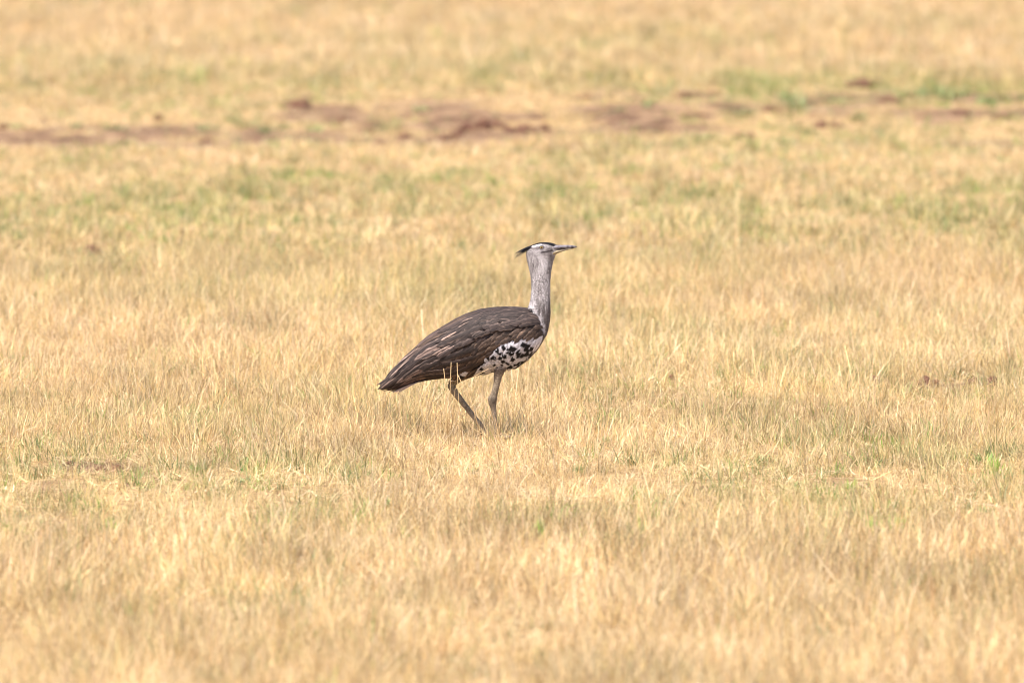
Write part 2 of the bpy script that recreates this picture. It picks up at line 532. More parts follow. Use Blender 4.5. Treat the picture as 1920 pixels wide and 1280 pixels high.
for a in ((1740, 727, 44, 20), (1712, 735, 20, 10), (1858, 728, 30, 18), (1826, 724, 22, 14), (1640, 716, 20, 10), (1205, 718, 12, 10), (1258, 718, 18, 12), (1240, 722, 12, 8), (172, 486, 36, 24)):
    clod(*a, *RT)
LF = ('small dark earth clod lying in the short trampled grass', 'earth clods in the short grass before the bird')
for a in ((84, 930, 22, 18), (222, 886, 24, 14), (190, 884, 20, 10), (130, 876, 18, 8), (40, 870, 14, 9), (238, 915, 14, 8), (925, 886, 22, 6), (870, 882, 16, 6), (1644, 914, 24, 8), (1320, 918, 26, 14), (1585, 972, 30, 14), (1780, 895, 18, 7)):
    clod(*a, *LF)

# ------------------------------------------------------------------ green weeds (individuals)
weed_mat, n_, L_, b_ = new_mat('weed_leaf')
b_.inputs['Roughness'].default_value = 0.5
at_ = n_.new('ShaderNodeAttribute'); at_.attribute_name = 'col'
L_.new(at_.outputs['Color'], b_.inputs['Base Color'])
def weed_mesh(kind):
    V, F, C = [], [], []
    base = np.array([[0.21, 0.27, 0.10], [0.18, 0.215, 0.085], [0.27, 0.42, 0.08]][kind])
    for _ in range(38 if kind < 2 else 34):
        a = random.uniform(0, 6.28)
        r = 0.45 * math.sqrt(random.random())
        c = tuple(base * random.uniform(0.7, 1.35))
        if kind < 2:
            add_blade(V, F, C, (r * math.cos(a), r * math.sin(a), random.uniform(-.02, .3)), a + random.gauss(0, .7), random.uniform(.3, .7),
                      random.uniform(.1, 1.0), random.uniform(.1, .8), random.uniform(.035, .085), 4, c, 0, None, .15)
        else:
            add_blade(V, F, C, (r * .7 * math.cos(a), r * .7 * math.sin(a), -.02), a + random.gauss(0, .7), random.uniform(.6, 1.15),
                      abs(random.gauss(0, .3)), random.uniform(.0, .5), random.uniform(.05, .09), 4, c, 0, random.uniform(0, 3), .1)
    m = bpy.data.meshes.new('green_weed')
    m.from_pydata(V, [], F)
    m.materials.append(weed_mat)
    set_color(m, np.array(C))
    return m
weeds = [[weed_mesh(k) for _ in range(3)] for k in range(3)]
def weed(x, y, wpx, hpx, kind, label, group):
    gx, gy = ground_at(x, y)
    sc = FPX / math.hypot(gy + CAM_D, CAM_H)
    o = bpy.data.objects.new('green_weed', random.choice(weeds[kind]))
    o.location = (gx, gy, tz(gx, gy))
    o.scale = (1.25 * wpx / sc, 1.25 * wpx / sc, 1.5 * hpx / sc)
    o.rotation_euler.z = random.uniform(0, 6.28)
    col.objects.link(o)
    if kind == 2:
        label, group = ('upright bright green grass-like weed in the trampled short grass', 'bright green weeds in the short grass')
    elif kind == 1 and 'bank' in label:
        label, group = ('low grey-green weed growing along the bare earth bank', 'grey-green weeds along the bare bank')
    elif kind == 1:
        label, group = ('dark grey-green weed lying low in the trampled short grass', 'grey-green weeds in the short grass')
    tag(o, label, 'weed', group)
BKW = ('low leaf-green weed growing along the bare earth bank', 'green weeds along the bare bank')
for a in ((25, 246, 34, 16), (145, 248, 26, 12), (218, 252, 34, 16), (385, 250, 34, 16), (460, 246, 40, 12), (495, 252, 26, 22), (590, 250, 30, 14), (530, 248, 22, 14), (790, 232, 30, 12),
          (1235, 205, 30, 14), (1215, 232, 26, 16), (1160, 230, 24, 12), (1395, 236, 34, 18), (1500, 232, 50, 34), (1480, 215, 44, 18), (1565, 222, 36, 18), (1700, 206, 50, 16), (1745, 210, 50, 20), (1775, 214, 40, 20),
          (1810, 212, 40, 18), (1850, 226, 34, 20), (1900, 222, 50, 18), (1320, 262, 36, 14), (1515, 256, 30, 12), (1480, 268, 40, 14), (1880, 306, 26, 16), (1380, 355, 40, 14), (1610, 245, 30, 20)):
    weed(*a, 1 if random.random() < .6 else 0, *BKW)
NEAR = ('small green weed tuft in the trampled short grass', 'green weed tufts in the short grass before the bird')
for a in ((1865, 890, 26, 30, 2), (1840, 872, 44, 24, 0), (1500, 915, 30, 16, 0), (1560, 975, 44, 22, 1), (1595, 925, 20, 20, 2), (1640, 1000, 36, 26, 2), (1680, 995, 30, 22, 2), (1735, 905, 22, 14, 1),
          (1085, 890, 22, 26, 0), (745, 803, 24, 18, 1), (415, 770, 22, 14, 0), (205, 902, 36, 8, 1), (470, 905, 60, 12, 1), (365, 885, 18, 14, 0), (545, 985, 18, 22, 2), (35, 1005, 40, 18, 2), (205, 1000, 26, 20, 2),
          (1205, 1000, 16, 26, 2), (1015, 1005, 14, 26, 2), (885, 885, 30, 14, 0), (925, 880, 22, 16, 0), (1360, 985, 24, 12, 0), (1850, 965, 26, 14, 0), (1425, 870, 34, 16, 0), (1140, 830, 18, 18, 0), (1785, 795, 14, 26, 0),
          (1250, 950, 30, 14, 0), (690, 890, 20, 14, 0), (725, 955, 40, 20, 0), (830, 1000, 20, 14, 0)):
    weed(*a, *NEAR)

# ------------------------------------------------------------------ the bird: everything below in its own metres
BX, BY = (915 - 960) / FPX * math.hypot(50, 4), 0.0
BZ = tz(BX, BY)
SC = FPX / math.hypot(50, 4)
def zx(x): return (690 + x / 3.0476 - 915) / SC
def zz(y): return (822 - 430 - y / 3.0476) / SC
def qx(X): return ((X * SC) + 915 - 690) * 3.0476
def qy(Z): return (822 - 430 - Z * SC) * 3.0476

bird = bpy.data.objects.new('kori_bustard', None)
bird.location = (BX, BY, BZ)
bird.empty_display_size = 0.2
col.objects.link(bird)
tag(bird, 'large grey-necked brown bustard with black crest walking through dry grass', 'bird')

ST = np.array([  # along the trunk: x, top, bottom (profile units), half width (m)
    (40, 905, 925, .006), (70, 884, 922, .014), (130, 812, 918, .034), (200, 745, 898, .056), (270, 684, 874, .075), (340, 622, 862, .094), (420, 572, 858, .113),
    (500, 524, 850, .128), (560, 494, 838, .138), (640, 468, 816, .146), (720, 457, 808, .149), (800, 454, 808, .147), (860, 455, 790, .138),
    (920, 463, 745, .120), (970, 488, 690, .092), (1000, 525, 640, .058), (1014, 560, 608, .025)], float)
SX = np.array([zx(a) for a in ST[:, 0]])
STOP = np.array([zz(a) for a in ST[:, 1]])
SBOT = np.array([zz(a) for a in ST[:, 2]])
def trunk(X):
    t, b = np.interp(X, SX, STOP), np.interp(X, SX, SBOT)
    return (t + b) / 2, (t - b) / 2, np.interp(X, SX, ST[:, 3])
def surf(X, th, off, side=-1):
    zc, h, w = trunk(X)
    nx, nz = np.cos(th) / w, np.sin(th) / h
    l = np.sqrt(nx * nx + nz * nz)
    return np.stack([X, side * (w * np.cos(th) + off * nx / l), zc + h * np.sin(th) + off * nz / l], -1)

def ring_loft(bm, rings):
    rs = [[bm.verts.new(p) for p in r] for r in rings]
    n = len(rs[0])
    for a, b in zip(rs[:-1], rs[1:]):
        for i in range(n):
            bm.faces.new((a[i], a[(i + 1) % n], b[(i + 1) % n], b[i]))
    bm.faces.new(rs[0][::-1]); bm.faces.new(rs[-1])

def tube(bm, pts, rad, n=12):
    pts = [Vector(p) for p in pts]
    rings = []
    for i, p in enumerate(pts):
        d = (pts[min(i + 1, len(pts) - 1)] - pts[max(i - 1, 0)]).normalized()
        u = d.cross(Vector((0, 1, 0.01))).normalized()
        v = d.cross(u).normalized()
        rings.append([p + rad[i] * (math.cos(2 * math.pi * k / n) * u + math.sin(2 * math.pi * k / n) * v) for k in range(n)])
    ring_loft(bm, rings)

NECK = [(640, 890, 1000, .050), (600, 893, 1022, .056), (560, 898, 1034, .056), (520, 903, 1041, .055), (480, 906, 1044, .052), (450, 912, 1043, .050), (425, 922, 1042, .048), (400, 928, 1042, .047), (350, 933, 1042, .046),
        (300, 932, 1042, .045), (250, 925, 1046, .045), (210, 915, 1053, .045), (175, 906, 1062, .044), (150, 903, 1072, .043), (130, 904, 1086, .041), (112, 909, 1092, .038),
        (97, 925, 1088, .033), (86, 950, 1072, .026), (79, 972, 1050, .016), (76, 990, 1030, .007)]

def build_body():
    bm = bmesh.new()
    rings = []
    for X in np.linspace(SX[1], SX[-1], 60):
        zc, h, w = trunk(X)
        ins = np.interp(X, [zx(300), zx(820), zx(980)], [.010, .006, .002])
        ring = []
        for k in range(36):
            a = 2 * math.pi * k / 36
            i2 = ins if math.sin(a) > -0.75 else ins * 0.3
            ring.append((X, max(w - i2, .004) * math.cos(a), zc + max(h - i2, .004) * math.sin(a)))
        rings.append(ring)
    ring_loft(bm, rings)
    ys = [a[0] for a in NECK]
    rings = []
    for i in range(len(NECK)):
        y, b, f, hw = NECK[i]
        xc, hx = (zx(b) + zx(f)) / 2, (zx(f) - zx(b)) / 2
        rings.append([(xc + hx * math.cos(2 * math.pi * k / 28), hw * math.sin(2 * math.pi * k / 28) * (1 - 0.25 * max(0, math.cos(2 * math.pi * k / 28)) * (1 if y < 180 else 0)), zz(y)) for k in range(28)])
    ring_loft(bm, rings)
    k = 1 / 3.0476 / SC
    # the leg it stands on
    L1 = [(775, 740, 40), (755, 800, 33), (744, 830, 26), (736, 880, 20), (722, 935, 20), (711, 970, 27), (712, 995, 22), (719, 1030, 14), (726, 1080, 12), (732, 1130, 12), (736, 1170, 14), (738, 1184, 12)]
    tube(bm, [(zx(a), -0.062, zz(b)) for a, b, _ in L1], [c * k for *_, c in L1])
    fx, fz = zx(738), zz(1184)
    for ay, ln in ((-.5, .085), (0, .10), (.5, .085)):
        p = [(fx - .008, -0.062, fz + .004)] + [(fx + ln * t * math.cos(ay), -0.062 + ln * t * math.sin(ay), .016 - .006 * t) for t in (.25, .55, .85, 1)]
        tube(bm, p, [.011, .011, .010, .008, .004], 8)
    # the trailing leg, folded back at the hock, toes just leaving the ground
    L2 = [(600, 800, 40), (552, 832, 32), (508, 862, 25), (482, 884, 24), (476, 902, 24), (492, 932, 21), (525, 975, 18), (570, 1032, 16), (612, 1088, 15), (640, 1122, 17), (650, 1138, 16)]
    tube(bm, [(zx(a), 0.060, zz(b)) for a, b, _ in L2], [c * k for *_, c in L2])
    for ay, s in ((-.02, 0), (.0, 10), (.022, 4)):
        p = [(zx(642), .060, zz(1126)), (zx(652 + s), .060 + ay * .6, zz(1152)), (zx(660 + s), .060 + ay, zz(1172)), (zx(676 + s), .060 + 1.4 * ay, zz(1190)), (zx(694 + s), .060 + 1.6 * ay, zz(1197))]
        tube(bm, p, [.012, .011, .010, .009, .005], 8)
    m = bpy.data.meshes.new('body')
    bm.to_mesh(m); bm.free()
    o = bpy.data.objects.new('body', m)
    col.objects.link(o)
    r = o.modifiers.new('r', 'REMESH'); r.mode = 'VOXEL'; r.voxel_size = 0.0045
    s = o.modifiers.new('s', 'SMOOTH'); s.iterations = 4; s.factor = 0.5
    dg = bpy.context.evaluated_depsgraph_get()
    m2 = bpy.data.meshes.new_from_object(o.evaluated_get(dg))
    o.modifiers.clear()
    o.data = m2
    m2.name = 'body'
    bpy.data.meshes.remove(m)
    m2.polygons.foreach_set('use_smooth', [True] * len(m2.polygons))
    return o

def seg_d(px, py, a, b):
    ax, ay = a; bx, by = b
    t = np.clip(((px - ax) * (bx - ax) + (py - ay) * (by - ay)) / ((bx - ax) ** 2 + (by - ay) ** 2), 0, 1)
    return np.hypot(px - ax - t * (bx - ax), py - ay - t * (by - ay))
def line_d(px, py, pts):
    return np.min([seg_d(px, py, a, b) for a, b in zip(pts[:-1], pts[1:])], axis=0)

def plumage(co):
    """plumage and skin colours by place on the bird"""
    x, y, ay = qx(co[:, 0]), qy(co[:, 2]), np.abs(co[:, 1])
    n = len(x)
    C = np.tile(lin(82, 68, 62), (n, 1))
    def put(mask, c):
        m = np.clip(mask, 0, 1)[:, None]
        C[:] = C * (1 - m) + np.array(c) * m
    nz = fbm(x * .08 + ay * 300, y * .08, 77)
    bot = np.interp(x, ST[:, 0], ST[:, 2])
    put(sstep(620, 680, y) * sstep(640, 760, x), lin(150, 138, 132))
    put(sstep(bot - 40, bot - 5, y) * sstep(480, 560, x), lin(120, 104, 92))
    neckf = sstep(885, 925, x) * (1 - sstep(np.interp(x, [900, 925, 960, 1000, 1030], [430, 445, 495, 575, 610]), np.interp(x, [900, 925, 960, 1000, 1030], [445, 462, 512, 590, 620]), y))
    put(neckf, lin(152, 144, 144))
    put(neckf * sstep(300, 500, y) * sstep(945, 990, x), lin(92, 83, 82))
    st_ = fbm(x * .13 + 40, y * .018 + ay * 60, 78, 3)
    put(neckf * np.clip(3.2 * (st_ - .52), 0, .8) * (.3 + .7 * sstep(150, 220, y)), lin(192, 184, 186))
    put(neckf * np.clip(3.2 * (.46 - st_), 0, .7), lin(88, 79, 80))
    put(neckf * 0.35 * (nz - .3), lin(90, 82, 82))
    put(0.55 * neckf * (1 - sstep(12, 34, np.abs(x - 1003))) * (1 - sstep(240, 300, y)) * sstep(140, 170, y), lin(196, 188, 189))
    w1 = line_d(x, y, [(924, 425), (945, 460), (978, 520), (1004, 572)])
    put((1 - sstep(6, 19, w1)) * np.clip(3 * (nz - .22), .1, .95), lin(188, 178, 180))
    b1 = line_d(x, y, [(925, 462), (950, 490), (972, 540)])
    put((1 - sstep(9, 15, b1)) * sstep(.3, .45, nz), lin(26, 22, 24))
    th = line_d(x, y, [(1046, 158), (1036, 200), (1030, 260)])
    put(0.6 * (1 - sstep(6, 16, th)) * sstep(.35, .5, nz), lin(70, 62, 64))
    head = y < 175
    put(head * (1 - sstep(5, 9, line_d(x, y, [(905, 118), (940, 94), (975, 80), (1010, 77), (1040, 84), (1062, 93)]))) , lin(20, 16, 20))
    put(head * sstep(.0, .012, .018 - ay) * (1 - sstep(88, 96, y)), lin(24, 20, 24))
    put(head * (1 - sstep(2.5, 6, line_d(x, y, [(942, 99), (966, 92), (990, 88)]))) * (ay > .012), lin(206, 196, 196))
    put(head * .7 * (1 - sstep(11, 19, np.hypot(x - 991, (y - 104) * 1.2))), lin(72, 63, 64))
    put(head * .75 * (1 - sstep(3, 7, line_d(x, y, [(934, 110), (958, 109), (972, 106)]))), lin(92, 82, 84))
    put(head * .85 * (1 - sstep(3, 8, line_d(x, y, [(993, 131), (1024, 126), (1054, 121)]))), lin(50, 42, 44))
    put(head * .5 * (1 - sstep(3, 8, line_d(x, y, [(930, 145), (960, 152)]))), lin(95, 86, 88))
    leg = (y > np.interp(x, [440, 480, 520, 560, 640, 690, 800], [840, 850, 852, 845, 815, 815, 822])) & (((x > 680) & (x < 800)) | ((x > 440) & (x < 720)))
    put(sstep(0, 1, leg.astype(float)), lin(142, 126, 108))
    put(leg * .5 * (nz > .55), lin(74, 62, 52))
    hock = line_d(x, y, [(712, 965), (714, 1000)])
    put(.5 * leg * (1 - sstep(10, 26, hock)), lin(72, 62, 55))
    return C

body_mat, n_, L_, b_ = new_mat('plumage')
at_ = n_.new('ShaderNodeAttribute'); at_.attribute_name = 'col'
tc = n_.new('ShaderNodeTexCoord')
mp = n_.new('ShaderNodeMapping'); mp.inputs['Scale'].default_value = (1, 1, 1.6)
nz = n_.new('ShaderNodeTexNoise'); nz.inputs['Scale'].default_value = 130; nz.inputs['Detail'].default_value = 3
rp = n_.new('ShaderNodeMapRange'); rp.inputs[1].default_value = 0.35; rp.inputs[2].default_value = 0.65; rp.inputs[3].default_value = 0.55; rp.inputs[4].default_value = 1.25
mx = n_.new('ShaderNodeMix'); mx.data_type = 'RGBA'; mx.blend_type = 'MULTIPLY'; mx.inputs['Factor'].default_value = 1
L_.new(tc.outputs['Object'], mp.inputs['Vector']); L_.new(mp.outputs['Vector'], nz.inputs['Vector'])
L_.new(nz.outputs['Fac'], rp.inputs[0]); L_.new(at_.outputs['Color'], mx.inputs[6]); L_.new(rp.outputs[0], mx.inputs[7])
L_.new(mx.outputs[2], b_.inputs['Base Color'])
bp = n_.new('ShaderNodeBump'); bp.inputs['Distance'].default_value = 0.003
L_.new(nz.outputs['Fac'], bp.inputs['Height']); L_.new(bp.outputs['Normal'], b_.inputs['Normal'])

body = build_body()
body.parent = bird
body.data.materials.clear(); body.data.materials.append(body_mat)
nv = len(body.data.vertices)
co = np.empty(nv * 3, np.float32); body.data.vertices.foreach_get('co', co); co = co.reshape(-1, 3)
set_color(body.data, plumage(co))

# short loose plumage on neck, head, breast and belly
fm, n_, L_, b_ = new_mat('feather')
at_ = n_.new('ShaderNodeAttribute'); at_.attribute_name = 'col'
tc = n_.new('ShaderNodeTexCoord')
mp = n_.new('ShaderNodeMapping'); mp.vector_type = 'TEXTURE'; mp.inputs['Scale'].default_value = (5, 1, 1); mp.inputs['Rotation'].default_value = (0, -0.55, 0)
nz = n_.new('ShaderNodeTexNoise'); nz.inputs['Scale'].default_value = 260; nz.inputs['Detail'].default_value = 3
rp = n_.new('ShaderNodeMapRange'); rp.inputs[1].default_value = 0.3; rp.inputs[2].default_value = 0.7; rp.inputs[3].default_value = 0.42; rp.inputs[4].default_value = 1.45
mx = n_.new('ShaderNodeMix'); mx.data_type = 'RGBA'; mx.blend_type = 'MULTIPLY'; mx.inputs['Factor'].default_value = 1
L_.new(tc.outputs['Object'], mp.inputs['Vector']); L_.new(mp.outputs['Vector'], nz.inputs['Vector'])
L_.new(nz.outputs['Fac'], rp.inputs[0]); L_.new(at_.outputs['Color'], mx.inputs[6]); L_.new(rp.outputs[0], mx.inputs[7])
L_.new(mx.outputs[2], b_.inputs['Base Color'])
b_.inputs['Roughness'].default_value = 0.7
b_.inputs['Specular IOR Level'].default_value = 0.25

def build_down():
    me = body.data
    nf = len(me.polygons)
    cen = np.empty(nf * 3, np.float32); me.polygons.foreach_get('center', cen); cen = cen.reshape(-1, 3)
    nor = np.empty(nf * 3, np.float32); me.polygons.foreach_get('normal', nor); nor = nor.reshape(-1, 3)
    x, y = qx(cen[:, 0]), qy(cen[:, 2])
    ok = ((x > 890) & (y < 610)) | ((x > 600) & (y > 590) & (y < 800) & (y > np.interp(x, [600, 1000], [760, 560])))
    ok &= ~((y < 150) & (x > 1060)) & ~(np.hypot(x - 990, y - 104) < 20)
    ids = np.flatnonzero(ok)
    ids = rng.choice(ids, min(len(ids), 9000), replace=False)
    cc = plumage(cen[ids])
    V, F, C = [], [], []
    for q, i in enumerate(ids):
        p, nn = Vector(cen[i]), Vector(nor[i])
        xx, yy = x[i], y[i]
        down = Vector((-0.25, 0, -1)) if yy < 620 else Vector((-1, 0, -0.45))
        if yy < 150: down = Vector((-1, 0, -0.5))
        d = (down - down.dot(nn) * nn)
        if d.length < 0.1: continue
        d.normalize()
        s = nn.cross(d)
        ln = random.uniform(.008, .016) * (0.7 if yy < 180 else 1) * (1.5 if yy > 560 else 1)
        wd = random.uniform(.0014, .0030) * (1.6 if yy > 560 else 1)
        lift = random.uniform(.0005, .003) * (1.5 if yy > 560 else 1)
        d = (d + s * random.gauss(0, .15)).normalized()
        b0 = p - nn * .001
        k = len(V)
        mid = b0 + d * ln * .55 + nn * lift * .8
        tip = b0 + d * ln + nn * lift
        V += [b0 - s * wd * .5, b0 + s * wd * .5, mid + s * wd, mid - s * wd, tip]
        F += [(k, k + 1, k + 2, k + 3), (k + 3, k + 2, k + 4)]
        v = random.choice([0.38, 0.7, 1.0, 1.25, 1.6])
        C += [tuple(np.minimum(cc[q] * v, .85))] * 5
    o = mesh_obj('loose_plumage', V, F, fm, bird)
    set_color(o.data, np.array(C))
    o['kind'] = 'stuff'
build_down()

# ---- feathers, each laid on the curve of the trunk
def feather_geo(X0, th0, L, W, phi, lift0, lift1, shape, color_fn, side=-1, nt=9, nu=5):
    V, C = [], []
    r1, r2 = random.uniform(-.06, .06), random.random()
    bend = random.gauss(0, .06)
    for i in range(nt):
        t = i / (nt - 1)
        if shape == 'long':
            wt = W * min(1, 0.35 + 3.2 * t) * (1 if t < .72 else math.sqrt(max(0, 1 - ((t - .72) / .28) ** 2.0)) * .96 + .04)
        else:
            wt = W * (math.sin(math.pi * min(1, (0.16 + 0.84 * t)) ** 1.15) ** 0.55 if t < 1 else 0.12)
        for j in range(nu):
            u = -1 + 2 * j / (nu - 1)
            rag = 1 + .22 * math.sin(29 * t + 19 * r2 + 3 * u) * (abs(u) > .9)
            s = L * t * math.cos(phi) - wt * rag * u * math.sin(phi)
            v = L * t * math.sin(phi) + wt * rag * u * math.cos(phi) + bend * L * t * t
            if t == 1: s -= .25 * W * u * u
            X = np.clip(X0 - s, SX[0], SX[-1])
            zc, h, w = trunk(X)
            rr = math.hypot(w * math.sin(th0), h * math.cos(th0)) + .008
            th = th0 - v / rr
            off = lift0 + (lift1 - lift0) * t + .0035 * (1 - u * u) * math.sin(math.pi * min(1, t * 1.1)) * min(1, W / .02) + r1 * .01 * t * u
            V.append(surf(np.float64(X), th, off, side))
            C.append(color_fn(t, u))
    F = []
    for i in range(nt - 1):
        for j in range(nu - 1):
            a = i * nu + j
            F.append((a, a + 1, a + nu + 1, a + nu))
    return V, F, C

def shade(c, v): return tuple(np.array(c) * v)
def brown(base, fringe, fr_w=.8, tipf=0.0):
    v = random.uniform(.6, 1.3)
    ce, cf = np.array(base) * v, np.array(fringe) * random.uniform(.8, 1.15)
    k = random.uniform(.25, 1)
    one = random.choice([-1, -1, 0])
    def fn(t, u):
        uu = abs(u) if one == 0 else max(0, u * one)
        e = sstep(fr_w - .15, .95, uu) * sstep(.2, .5, t) * k
        e = max(e, tipf * sstep(.86, 1, t))
        c = ce * (1 - e) + cf * e
        if abs(u) < .15: c = c * .8
        return tuple(c * random.uniform(.72, 1.28))
    return fn
def pied(white, bw):
    lo = random.uniform(.38, .62)
    sd_ = random.uniform(-.4, .4)
    wdt = random.choice([.26, .34, .40])
    def fn(t, u):
        return bw if (t > lo and t < lo + wdt and abs(u - sd_) < .95) else white
    return fn

DK, DKF = lin(60, 49, 46), lin(130, 109, 99)
MB, MBF = lin(68, 54, 47), lin(138, 112, 94)
BUFF, PINK = lin(114, 92, 78), lin(180, 152, 140)
WHITE, BLACK = lin(190, 184, 190), lin(14, 12, 15)

def lower_edge(x): return np.interp(x, [440, 520, 600, 660, 720, 780, 850, 930, 1000, 1020], [840, 808, 786, 764, 706, 636, 594, 600, 588, 585])
def scap_edge(x): return np.interp(x, [440, 480, 560, 640, 700, 780, 850, 910, 980], [740, 695, 655, 618, 582, 562, 547, 537, 552])

def wing_feathers():
    """list of (part, geometry) for one wing"""
    out = []
    # flight feathers and tertials, four staggered layers
    for lay, (xr, tip, cnt, wmul, l0) in enumerate(((470, 40, 10, .85, .000), (540, 150, 10, .95, .003), (600, 270, 10, 1.0, .006), (665, 390, 9, 1.0, .009))):
        for k in range(cnt):
            th = math.radians(84 - (k + .5 * (lay % 2)) * 150 / cnt)
            X0 = zx(xr + random.uniform(-20, 20) - 40 * math.cos(th))
            low = max(0, -math.sin(th))
            tipx = tip + 95 * low * (1 if lay < 1 else .4) + random.uniform(-16, 22) + (55 * max(0, math.sin(th)) if lay == 0 else 0)
            L = X0 - zx(tipx)
            r = random.random()
            fn = brown(DK, DKF, .7) if r < .72 else (brown(lin(90, 73, 66), PINK, .45, .3) if r < .9 else brown(MB, BUFF, .5, .5))
            out.append(feather_geo(X0, th, L, .018 * wmul * random.uniform(.75, 1.2), random.gauss(.03, .03), l0 + .001, l0 + .006 + .002 * random.random(), 'long', fn, nt=12))
    for x0, y0, x1, wd in ((505, 588, 415, .0055), (600, 512, 535, .003), (575, 535, 515, .003), (290, 684, 165, .0035), (235, 750, 120, .0035), (470, 660, 365, .003), (150, 850, 70, .0035)):
        X0 = zx(x0)
        zc, h, w = trunk(X0)
        th = math.asin(max(-1, min(.97, (zz(y0) - zc) / h)))
        out.append(feather_geo(X0, th, X0 - zx(x1), wd, .06, .017, .021, 'long', brown(lin(150, 126, 114), lin(170, 146, 134), .6), nt=8))
    # coverts, mantle and the pied patch on a staggered grid
    row = 0
    X = zx(525)
    while X < zx(1012):
        zc, h, w = trunk(X)
        xq = qx(X)
        th = math.radians(88 + (row % 2) * 4)
        while th > math.radians(-80):
            yq = qy(zc + h * math.sin(th))
            arc = math.hypot(w * math.sin(th), h * math.cos(th)) + .01
            Xj, tj = X + random.gauss(0, .006), th + random.gauss(0, .003) / arc
            if yq < scap_edge(xq):
                edge = yq > scap_edge(xq) - 26
                c = brown(DK, DKF, .75, .0)
                out.append(feather_geo(Xj, tj, random.uniform(.09, .135), random.uniform(.012, .018), random.gauss(.12, .08), .006, .026 if edge else .013, 'covert', c))
                stp = .029
            elif yq < lower_edge(xq):
                r = random.random()
                near_low = yq > lower_edge(xq) - 60
                c = brown(MB, MBF, .6, .25) if r < .72 else (brown(BUFF, lin(150, 126, 108), .6, .3) if r < .84 else brown(DK, BUFF, .4, .6))
                out.append(feather_geo(Xj, tj, random.uniform(.06, .10), random.uniform(.011, .017), random.gauss(.5, .15), .004, .011, 'covert', c))
                stp = .030
            elif xq > 500:
                bt = np.interp(xq, ST[:, 0], ST[:, 2])
                if yq < bt - (34 if xq > 740 else 10):
                    r = random.random()
                    c = pied(WHITE, BLACK) if r < (.95 if xq > 780 else .7) else brown(WHITE, lin(205, 199, 202), .6)
                    if xq < 660 and random.random() < .45: c = brown(MB, MBF, .6, .25)
                    out.append(feather_geo(Xj, tj, random.uniform(.075, .105), random.uniform(.017, .025), random.gauss(.85, .2), .003 if xq > 700 else .015, .011 if xq > 700 else .021, 'covert', c, nt=12, nu=7))
                stp = .036
            else:
                stp = .04
            th -= stp / arc
        row += 1
        X += .036 if xq < 700 else .027
    return out

def part_mesh(name, geos, parent, mat=fm, each=True):
    if each:
        for V, F, C in geos:
            o = mesh_obj(name, V, F, mat, parent)
            set_color(o.data, np.array(C))
    else:
        VV, FF, CC = [], [], []
        for V, F, C in geos:
            k = len(VV)
            VV += [tuple(p) for p in V]; FF += [tuple(i + k for i in f) for f in F]; CC += list(C)
        o = mesh_obj(name, VV, FF, mat, parent)
        set_color(o.data, np.array(CC))
        o['kind'] = 'stuff'

def wing_shell(side):
    V, F = [], []
    xs = np.linspace(zx(70), zx(985), 44)
    ths = np.radians(np.linspace(89, -62, 20))
    for X in xs:
        zc, h, w = trunk(X)
        for th in ths:
            yq = qy(zc + h * math.sin(th))
            V.append(surf(np.float64(X), th, .0 - (.004 if yq > lower_edge(qx(X)) else 0), side))
    nT = len(ths)
    for i in range(len(xs) - 1):
        for j in range(nT - 1):
            a = i * nT + j
            F.append((a, a + 1, a + nT + 1, a + nT))
    o = mesh_obj('wing', V, F, fm, bird)
    set_color(o.data, np.tile(lin(62, 51, 47), (len(V), 1)))
    return o

geos = wing_feathers()
print('wing feathers', len(geos))
wing = wing_shell(-1)
part_mesh('feather', geos[:292], wing, each=True)
far = wing_shell(1)
part_mesh('wing_plumage', [([(p[0], -p[1], p[2]) for p in V], [f[::-1] for f in F], C) for V, F, C in geos], far, each=False)

# ---- tail: paler feathers showing under the folded wings
def tail():
    t = bpy.data.objects.new('tail', None)
    t.empty_display_size = .05
    t.parent = bird
    col.objects.link(t)
    for k in range(9):
        s = -1 + 2 * k / 8
        x0, y0 = 400, 830
        x1, y1 = 128 + 40 * abs(s) + random.uniform(-8, 8), 930 - 6 * abs(s)
        V, C = [], []
        base = np.array(random.choice([lin(142, 114, 102), lin(118, 94, 84), lin(100, 82, 75)])) * random.uniform(.85, 1.1)
        for i in range(10):
            tt = i / 9
            wd = .022 * min(1, .4 + 2 * tt) * (1 if tt < .8 else math.sqrt(max(0, 1 - ((tt - .8) / .2) ** 2)) + .08)
            for j in range(5):
                u = -1 + j / 2
                V.append((zx(x0 + (x1 - x0) * tt), s * (.02 + .035 * tt) + wd * u, zz(y0 + (y1 - y0) * tt - 14 * math.sin(math.pi * tt)) - .004 * u * u - .006 * abs(s) + .0015 * (k % 2)))
                C.append(tuple(base * (.85 if i % 3 == 0 else 1)))
        F = [(i * 5 + j, i * 5 + j + 1, i * 5 + j + 6, i * 5 + j + 5) for i in range(9) for j in range(4)]
        o = mesh_obj('feather', V, F, fm, t)
        set_color(o.data, np.array(C))
tail()

